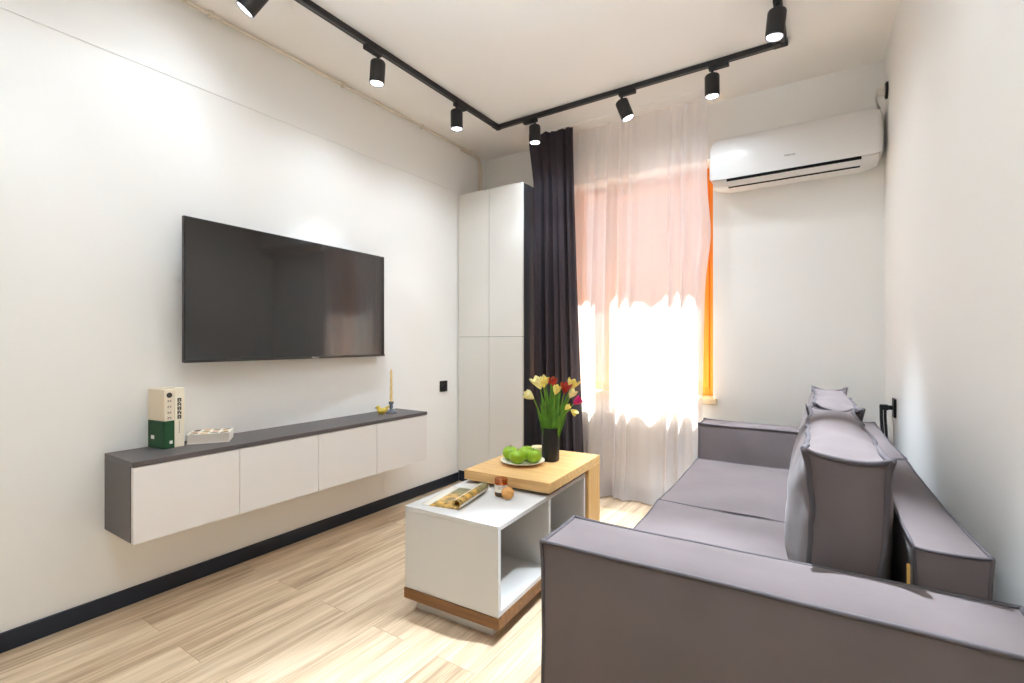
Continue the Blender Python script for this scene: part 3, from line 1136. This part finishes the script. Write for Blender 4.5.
# candle jar and its lid on the white part
jar = thing('candle_jar', 'amber glass candle jar with a white label on the white table top', 'candle', (-1.203, 1.752, ZW))
lathe('glass', [(0, 0.0008), (0.026, 0.0008), (0.029, 0.004), (0.029, 0.074), (0.028, 0.077), (0.0268, 0.076), (0.0268, 0.005), (0, 0.004)], M['amber'], jar, 32)
lathe('wax', [(0, 0.0045), (0.0262, 0.0045), (0.0262, 0.018), (0.025, 0.019), (0, 0.019)], M['wax'], jar, 28)
bm = bmesh.new()
cols = []
for i in range(21):
    a = math.radians(-150 + 165 * i / 20)
    cols.append([bm.verts.new((0.0297 * math.cos(a), 0.0297 * math.sin(a), z)) for z in (0.020, 0.052)])
for a, b in zip(cols, cols[1:]):
    bm.faces.new((a[0], b[0], b[1], a[1]))
obj('label', bm, M['label'], jar, True)
bm = bmesh.new()
for zz in (0.036, 0.040, 0.0445):
    cols = []
    for i in range(9):
        a = math.radians(-85 + (44 if zz != 0.040 else 30) * i / 8)
        cols.append([bm.verts.new((0.0300 * math.cos(a), 0.0300 * math.sin(a), z)) for z in (zz - 0.0006, zz + 0.0006)])
    for a, b in zip(cols, cols[1:]):
        bm.faces.new((a[0], b[0], b[1], a[1]))
obj('printing', bm, M['inkgrey'], jar, True)
nd = Vector((0.62, -0.66, 0.42)).normalized()
qm = Vector((0, 0, 1)).rotation_difference(nd).to_matrix().to_4x4()
lid = tag(lathe('jar_lid', [(0, 0), (0.025, 0), (0.027, 0.002), (0.027, 0.009), (0.0255, 0.011), (0, 0.011)], M['cork'], None, 28, mtx=qm),
          'round wooden lid leaning against the amber candle jar', 'lid')
lid.location = (-1.152, 1.726, ZW + 0.0252)

# rolled magazine
bm = bmesh.new()
prof = []
flat = 0.165
R = 0.020
steps = [(-flat + flat * i / 10, 0.0) for i in range(11)]
turns = 2.3
ns = 46
for i in range(1, ns + 1):
    a = 2 * PI * turns * i / ns
    r = R * (1 - 0.13 * (i / ns) * turns / 2.3 * 2)
    steps.append((r * math.sin(a), R - r * math.cos(a) + 0.000))
Ls = [0]
for a, b in zip(steps, steps[1:]):
    Ls.append(Ls[-1] + math.hypot(b[0] - a[0], b[1] - a[1]))
tot = flat + 2 * PI * R
uvl = bm.loops.layers.uv.new('UVMap')
rows = []
for (px, pz), l in zip(steps, Ls):
    rows.append(([bm.verts.new((px, y, pz + 0.0015)) for y in (-0.14, -0.075, -0.01, 0.055, 0.12)], min(1, l / tot)))
for (a, la), (b, lb) in zip(rows, rows[1:]):
    for j in range(4):
        f = bm.faces.new((a[j], b[j], b[j + 1], a[j + 1]))
        for lp, (u, v_) in zip(f.loops, ((la, j / 4), (lb, j / 4), (lb, (j + 1) / 4), (la, (j + 1) / 4))):
            lp[uvl].uv = (u, v_)
mg = obj('magazine', bm, M['magazine'], None, True)
md = mg.modifiers.new('thickness', 'SOLIDIFY')
md.thickness = 0.0022
md.offset = 0.0
tag(mg, 'half-rolled magazine with a golden landscape print on the white table top', 'magazine')
mg.location = (-1.277, 1.640, ZW + 0.0003)
mg.rotation_euler = (0, 0, math.radians(11))

# ------------------------------------------------------------------ things on the console
ZC = 0.655
bk = thing('standing_book', 'upright book with green lower half and cream top, at the near end of the console', 'book', (-2.346, 0.900, ZC), math.radians(7), 'books on the console')
d0, th, hh = 0.122, 0.040, 0.252
zs = 0.118
box('cover', (-d0, 0.0, zs + 0.0003), (0, th, hh), M['bookcream'], bk, 0.0015)
box('lower_cover', (-d0, -0.0006, 0.0003), (0.0006, th + 0.0003, zs), M['bookgreen'], bk, 0.0015, label='green lower half')
bm = bmesh.new()
add_lathe(bm, [(0, 0.0012), (0.011, 0.0012), (0.0115, 0.0)], 20, (0, 0, 0), Matrix.Translation((0.0, th / 2, 0.228)) @ Matrix.Rotation(PI / 2, 4, 'Y'))
obj('emblem', bm, M['ink'], bk)
bm = bmesh.new()
for i, z in enumerate((0.203, 0.178, 0.153, 0.130)):
    add_box(bm, (0.0, th / 2 - 0.007, z - 0.0045), (0.0008, th / 2 - 0.0035, z + 0.0045))
    add_box(bm, (0.0, th / 2 - 0.003, z - 0.001 + (i % 2) * 0.003), (0.0008, th / 2 + 0.003, z + 0.0012 + (i % 2) * 0.003))
    add_box(bm, (0.0, th / 2 + 0.0035, z - 0.004), (0.0008, th / 2 + 0.0065, z + 0.0045))
obj('lettering', bm, M['inkgrey'], bk)
box('emblem', (0.0005, th - 0.020, 0.020), (0.0016, th - 0.008, 0.033), M['coverwhite'], bk, label='small white mark')
box('emblem', (-d0 + 0.024, -0.0014, 0.038), (-d0 + 0.048, -0.0004, 0.054), M['coverwhite'], bk, label='small white mark')

b2 = thing('standing_book', 'upright ivory book with bold dark spine lettering beside the green one', 'book', (-2.352, 0.9412, ZC), math.radians(7), 'books on the console')
box('cover', (-0.117, 0.0, 0.0003), (0, 0.040, 0.256), M['bookivory'], b2, 0.0015)
box('pages', (-0.1175, 0.003, 0.004), (-0.002, 0.037, 0.2565), M['paper'], b2, 0.0005)
bm = bmesh.new()
rnd = random.Random(5)
zz = 0.212
for i in range(5):
    hgt = 0.016
    add_box(bm, (0.0, 0.011, zz - hgt), (0.0008, 0.0155, zz))
    add_box(bm, (0.0, 0.022, zz - hgt), (0.0008, 0.0265, zz - (0.004 if i % 2 else 0.0)))
    add_box(bm, (0.0, 0.0150, zz - 0.0045), (0.0008, 0.0225, zz))
    add_box(bm, (0.0, 0.0150, zz - 0.0105), (0.0008, 0.0225, zz - 0.0070))
    if i % 2 == 0:
        add_box(bm, (0.0, 0.0150, zz - hgt), (0.0008, 0.0225, zz - 0.0135))
    zz -= 0.0185
obj('lettering', bm, M['ink'], b2)
bm = bmesh.new()
for i in range(9):
    add_box(bm, (0.0, 0.017, 0.060 + i * 0.0062), (0.0006, 0.0195, 0.0645 + i * 0.0062))
obj('fine_print', bm, M['inkgrey'], b2)

b3 = thing('lying_book', 'thick white book with leafy print lying flat on the console', 'book', (-2.372, 0.994, ZC), math.radians(56), 'books on the console')
lw_, ld_, lh_ = 0.166, 0.128, 0.043
box('pages', (0.003, 0.003, 0.004), (lw_ - 0.003, ld_ - 0.003, lh_ - 0.003), M['paper'], b3, 0.0005)
box('cover', (0, 0, lh_ - 0.003), (lw_, ld_, lh_), M['coverwhite'], b3, 0.001)
box('cover', (0, 0, 0.0004), (lw_, ld_, 0.0038), M['coverwhite'], b3, 0.001)
box('spine', (lw_ - 0.003, 0.001, 0.003), (lw_ + 0.0006, ld_ - 0.001, lh_ - 0.002), M['coverwhite'], b3, 0.001)
rnd = random.Random(4)
keys = ['olive', 'rust', 'ink', 'ochre', 'olive', 'ochre', 'olive', 'rust', 'olive', 'ink', 'ochre', 'olive']
kk = 0
for i in range(4):
    for j in range(3):
        cx_, cy_ = 0.024 + 0.0395 * i, 0.022 + 0.042 * j
        b_ = bmesh.new()
        aa = rnd.uniform(0, 3.1)
        ring0, ring1 = [], []
        for q_ in range(20):
            a = 2 * PI * q_ / 20
            ex, ey = 0.019 * math.cos(a), 0.0135 * math.sin(a)
            xx = cx_ + ex * math.cos(aa) - ey * math.sin(aa)
            yy = cy_ + ex * math.sin(aa) + ey * math.cos(aa)
            ring0.append(b_.verts.new((xx, yy, lh_)))
            ring1.append(b_.verts.new((xx, yy, lh_ + 0.0005)))
        b_.faces.new(ring1)
        for q_ in range(20):
            b_.faces.new((ring0[q_], ring0[(q_ + 1) % 20], ring1[(q_ + 1) % 20], ring1[q_]))
        k_ = keys[kk]
        obj('leaf_print', b_, M[k_], b3, label=k_ + ' coloured leaf print' if k_ != 'ink' else 'dark leaf print')
        kk += 1

ch = thing('candlestick', 'blue-grey glass candlestick near the far end of the console', 'candlestick', (-2.338, 2.160, ZC))
lathe('stand', [(0, 0.0005), (0.034, 0.0005), (0.036, 0.004), (0.030, 0.010), (0.013, 0.018), (0.009, 0.030), (0.013, 0.038), (0.010, 0.046), (0.012, 0.056), (0.016, 0.066), (0.015, 0.074), (0.011, 0.072), (0.0, 0.060)], M['blueglass'], ch, 24)
bm = bmesh.new()
rings = []
for i in range(41):
    t = i / 40
    z = 0.0606 + 0.222 * t
    tw_ = t * 9.0
    rr = 0.0092 * (1 - 0.4 * t) * (1 if t < 0.95 else (1 - t) / 0.05 * 0.7 + 0.3)
    rings.append([bm.verts.new((rr * (1 + 0.22 * math.cos(3 * a - 0)) * math.cos(a + tw_), rr * (1 + 0.22 * math.cos(3 * a)) * math.sin(a + tw_), z)) for a in [2 * PI * k / 18 for k in range(18)]])
for a, b in zip(rings, rings[1:]):
    for k in range(18):
        bm.faces.new((a[k], a[(k + 1) % 18], b[(k + 1) % 18], b[k]))
bm.faces.new(rings[-1])
bm.faces.new(rings[0][::-1])
cn = obj('taper_candle', bm, M['candle'], None, True)
cn.location = (-2.338, 2.160, ZC)
tag(cn, 'twisted yellow taper candle standing in the blue-grey candlestick', 'candle')

bd = thing('bird_figurine', 'small yellow bird figurine left of the candlestick', 'figurine', (-2.338, 2.085, ZC), math.radians(62))
bd.scale = (1.2, 1.2, 1.2)
bm = bmesh.new()
bmesh.ops.create_uvsphere(bm, u_segments=20, v_segments=14, radius=1.0)
for v in bm.verts:
    x_, y_, z_ = v.co
    v.co = Vector((0.026 * x_, 0.017 * y_, 0.018 + 0.0175 * z_ + 0.010 * max(0, x_) ** 2 * 0.6))
for v in bm.verts:
    if v.co.z < 0.004:
        v.co.z = 0.0008 + v.co.z * 0.4
ob_ = obj('body', bm, M['bird'], bd, True)
bm = bmesh.new()
bmesh.ops.create_uvsphere(bm, u_segments=16, v_segments=12, radius=0.011)
for v in bm.verts:
    v.co += Vector((-0.020, 0, 0.037))
obj('head', bm, M['bird'], bd, True)
bm = bmesh.new()
add_tube(bm, [(-0.029, 0, 0.037), (-0.034, 0, 0.0365), (-0.038, 0, 0.035)], [0.004, 0.0025, 0.0006], 8)
obj('beak', bm, M['birddark'], bd, True)
bm = bmesh.new()
add_tube(bm, [(0.018, 0, 0.028), (0.028, 0, 0.036), (0.038, 0, 0.043)], [0.009, 0.007, 0.003], 8)
obj('tail', bm, M['bird'], bd, True)

# ------------------------------------------------------------------ sofa
SA = math.radians(1.8)
SO = Vector((-0.575, 1.012, 0.0))
sofa = thing('sofa', 'long grey velvet sofa with wide box arms along the right wall', 'sofa', SO, SA)
D_ = 0.832
dark = lambda *a: True
arm_pipe = lambda ax, j, sj, k, sk: True
soft('arm', (0.0, 0.0, 0.045), (0.872, 0.188, 0.628), M['velvet'], sofa, bulge=(0.0, 0.008, 0.012), pinch=(0.0, 0.004, 0.0), n=20, wr=0.004, wscale=2.4, seed=1, pipe=0.005, power=4, ear=0.002, pipe_mat=M['piping'])
soft('arm', (0.0, 1.985, 0.045), (0.872, 2.170, 0.628), M['velvet'], sofa, bulge=(0.0, 0.006, 0.006), pinch=(0.0, 0.003, 0.004), n=18, wr=0.005, wscale=2.4, seed=2, pipe=0.005, power=4, ear=0.003, pipe_mat=M['piping'])
box('base', (0.020, 0.192, 0.045), (D_ - 0.004, 1.981, 0.268), M['velvet'], sofa, 0.012)
soft('seat_cushion', (-0.004, 0.192, 0.272), (0.705, 1.085, 0.425), M['velvet'], sofa, bulge=(0.006, 0.0, 0.022), pinch=(0.004, 0.004, 0.004), n=20, wr=0.006, wscale=4, seed=3, pipe=0.003, power=2.5)
soft('seat_cushion', (-0.004, 1.093, 0.272), (0.705, 1.981, 0.425), M['velvet'], sofa, bulge=(0.006, 0.0, 0.022), pinch=(0.004, 0.004, 0.004), n=20, wr=0.006, wscale=4, seed=4, pipe=0.003, power=2.5)
b1_ = soft('backrest', (0.722, 0.194, 0.272), (D_ + 0.004, 1.085, 0.707), M['velvet'], sofa, bulge=(0.004, 0.0, 0.008), pinch=(0.006, 0.0, 0.004), n=18, wr=0.004, wscale=4, seed=5, pipe=0.0035, power=3)
box('fabric_tag', (0.7125, 0.189, 0.632), (0.7175, 0.1935, 0.672), M['tag'], b1_, label='small tan fabric tag')
soft('backrest', (0.722, 1.091, 0.272), (D_ + 0.004, 1.979, 0.707), M['velvet'], sofa, bulge=(0.004, 0.0, 0.008), pinch=(0.006, 0.0, 0.004), n=18, wr=0.004, wscale=4, seed=6, pipe=0.0035, power=3)
for (a, b) in ((0.06, 0.06), (0.76, 0.06), (0.06, 2.11), (0.76, 2.11)):
    bm = bmesh.new()
    add_tube(bm, [(a, b, 0.0005), (a, b, 0.05)], 0.022, 14)
    obj('foot', bm, M['black'], sofa, True)

# the two big loose back cushions
def back_cushion(label, y0, y1, x0, lean, seed, yaw):
    mtx = Matrix.Translation((x0, 0, 0.438)) @ Matrix.Rotation(lean, 4, 'Y')
    root = thing('back_cushion', label, 'cushion', (0, 0, 0), 0, 'loose cushions on the sofa')
    # local: thickness x, length y, height z
    root.location = (0, (y0 + y1) / 2, 0)
    root.rotation_euler = (0, 0, yaw)
    L2 = (y1 - y0) / 2
    soft('cover', (-0.067, -L2, 0.0), (0.067, L2, 0.432), M['velvet'], root, bulge=(0.052, 0.012, 0.012), pinch=(0.001, 0.010, 0.012),
         n=26, wr=0.018, wscale=5.5, seed=seed, pipe=0.0065, power=2.4, mtx=mtx, ear=0.007)
    return root


back_cushion('big grey box cushion at the near end of the sofa seat', 1.240, 2.085, 0.009, math.radians(1.8), 11, math.radians(1.8))
back_cushion('big grey box cushion at the far end of the sofa by the back wall', 2.125, 2.975, -0.004, math.radians(3.0), 12, math.radians(1.8))

# ------------------------------------------------------------------ outside the window
box('street', (-14, YB + T + 0.02, -0.35), (12, 16, -0.25), M['street'], kind='structure')
bl = thing('building', 'sunlit pale building across the street beyond the window', 'building', (0, 0, 0))
box('facade', (-13, 13.0, -0.25), (10, 14.5, 9), M['facade'], bl)
box('roof', (-13.2, 12.8, 9.0), (10.2, 14.7, 9.2), M['facade'], bl)
aw = thing('market_tent', 'salmon market tent with a scalloped edge outside the window', 'tent', (0, 0, 0))
E0, E1, Y0, Y1, ZE, ZR = -6.4, 0.9, 7.5, 10.7, 2.04, 5.0


def tent_face(bm, a, b, c, d):
    g = []
    for i in range(13):
        t = i / 12
        p, q = Vector(a).lerp(Vector(b), t), Vector(d).lerp(Vector(c), t)
        row = []
        for j in range(9):
            u = j / 8
            r = p.lerp(q, u)
            r.z -= 0.06 * math.sin(PI * u)
            row.append(bm.verts.new(r))
        g.append(row)
    for i in range(12):
        for j in range(8):
            bm.faces.new((g[i][j], g[i + 1][j], g[i + 1][j + 1], g[i][j + 1]))


ym = (Y0 + Y1) / 2
for fc in (((E0, Y0, ZE), (E1, Y0, ZE), (E1 - 0.9, ym, ZR), (E0 + 0.9, ym, ZR)),
           ((E1, Y1, ZE), (E0, Y1, ZE), (E0 + 0.9, ym, ZR), (E1 - 0.9, ym, ZR)),
           ((E0, Y1, ZE), (E0, Y0, ZE), (E0 + 0.9, ym, ZR), (E0 + 0.9, ym, ZR)),
           ((E1, Y0, ZE), (E1, Y1, ZE), (E1 - 0.9, ym, ZR), (E1 - 0.9, ym, ZR))):
    bm = bmesh.new()
    tent_face(bm, *fc)
    obj('canopy', bm, M['awning'], aw, True)


def valance(p, q):
    p, q = Vector(p), Vector(q)
    L_ = (q - p).length
    bm = bmesh.new()
    g = []
    n_ = int(L_ / 0.02)
    for i in range(n_ + 1):
        r = p.lerp(q, i / n_)
        zb = 1.84 - 0.11 * math.sqrt(abs(math.sin(PI * L_ * i / n_ / 0.38)))
        g.append([bm.verts.new((r.x, r.y, ZE + 0.002 + (zb - ZE) * t)) for t in (0, 0.5, 1)])
    for a, b in zip(g, g[1:]):
        for k in range(2):
            bm.faces.new((a[k], b[k], b[k + 1], a[k + 1]))
    obj('valance', bm, M['awning'], aw, True)


valance((E0, Y0, 0), (E1, Y0, 0))
valance((E0, Y1, 0), (E1, Y1, 0))
for px, py in ((E0, Y0), (E1, Y0), (E0, Y1), (E1, Y1)):
    bm = bmesh.new()
    add_tube(bm, [(px, py, -0.249), (px, py, ZE)], 0.025, 10)
    obj('post', bm, M['radiator'], aw, True)


def shrub(label, x, y, z0, rx, rz, seed):
    bm = bmesh.new()
    bmesh.ops.create_icosphere(bm, subdivisions=4, radius=1.0)
    sd = Vector((seed, seed * 2.0, 0.3))
    for v in bm.verts:
        n_ = noise.noise(v.co * 2.2 + sd) * 0.28 + noise.noise(v.co * 6 + sd) * 0.12
        v.co = v.co * (1 + n_)
        v.co = Vector((x + v.co.x * rx, y + v.co.y * rx, z0 + max(-0.98, v.co.z) * rz))
    return tag(obj('shrub', bm, M['bush'], None, True), label, 'shrub')


shrub('rounded shrub outside the window, left of its middle', -2.62, 6.1, 0.15, 0.28, 0.42, 1)
shrub('rounded shrub outside the window, right of the other one', -1.82, 6.3, 0.12, 0.30, 0.38, 2)

# ------------------------------------------------------------------ daylight and added fill lights
w = bpy.data.worlds.new('World')
scene.world = w
w.use_nodes = True
bg = w.node_tree.nodes['Background']
bg.inputs['Color'].default_value = (0.86, 0.92, 1.0, 1)
bg.inputs['Strength'].default_value = 1.35

sun = bpy.data.lights.new('sun', 'SUN')
sun.energy = 30.0
sun.angle = math.radians(0.6)
sun.color = (1.0, 0.93, 0.82)
so_ = bpy.data.objects.new('sun', sun)
COL.objects.link(so_)
sd_ = Vector((0.06, -0.50, -1.25))
so_.rotation_euler = sd_.to_track_quat('-Z', 'Y').to_euler()
so_.location = (-4, 8, 6)

# weak warm fill added behind the camera, without a lamp fixture
kl = bpy.data.lights.new('rear_fill', 'AREA')
kl.shape = 'DISK'
kl.size = 0.5
kl.energy = 0.3
kl.color = (1.0, 0.96, 0.92)
ko = bpy.data.objects.new('rear_fill', kl)
COL.objects.link(ko)
ko.location = (-1.2, -1.6, 2.62)

# out-of-view uplight added to brighten the ceiling; no fixture belongs to it
ul = bpy.data.lights.new('ceiling_fill', 'AREA')
ul.shape = 'RECTANGLE'
ul.size = 1.1
ul.size_y = 0.3
ul.energy = 27
ul.spread = math.radians(84)
ul.color = (0.74, 0.87, 1.0)
uo = bpy.data.objects.new('ceiling_fill', ul)
COL.objects.link(uo)
uo.location = (-0.8, -0.4, 1.95)
uo.rotation_euler = (PI - math.radians(40), 0, 0)

# ------------------------------------------------------------------ camera
cam = bpy.data.cameras.new('camera')
cam.sensor_fit = 'HORIZONTAL'
cam.sensor_width = 36.0
cam.lens = 482.0 / 1024 * 36.0
cam.shift_x = 0.0005
cam.shift_y = 0.0005
cam.clip_start = 0.02
co = bpy.data.objects.new('camera', cam)
COL.objects.link(co)
co.location = (0, 0, 1.11)
co.rotation_euler = (PI / 2, 0, math.radians(33.25))
scene.camera = co

scene.view_settings.view_transform = 'Standard'
scene.view_settings.look = 'None'
scene.view_settings.exposure = 0.76
scene.view_settings.gamma = 1.0
scene.view_settings.use_curve_mapping = False
scene.cycles.use_denoising = True
scene.cycles.max_bounces = 14
scene.cycles.diffuse_bounces = 10
scene.cycles.transparent_max_bounces = 16
scene.cycles.sample_clamp_indirect = 6.0
scene.cycles.caustics_reflective = False
scene.cycles.caustics_refractive = False
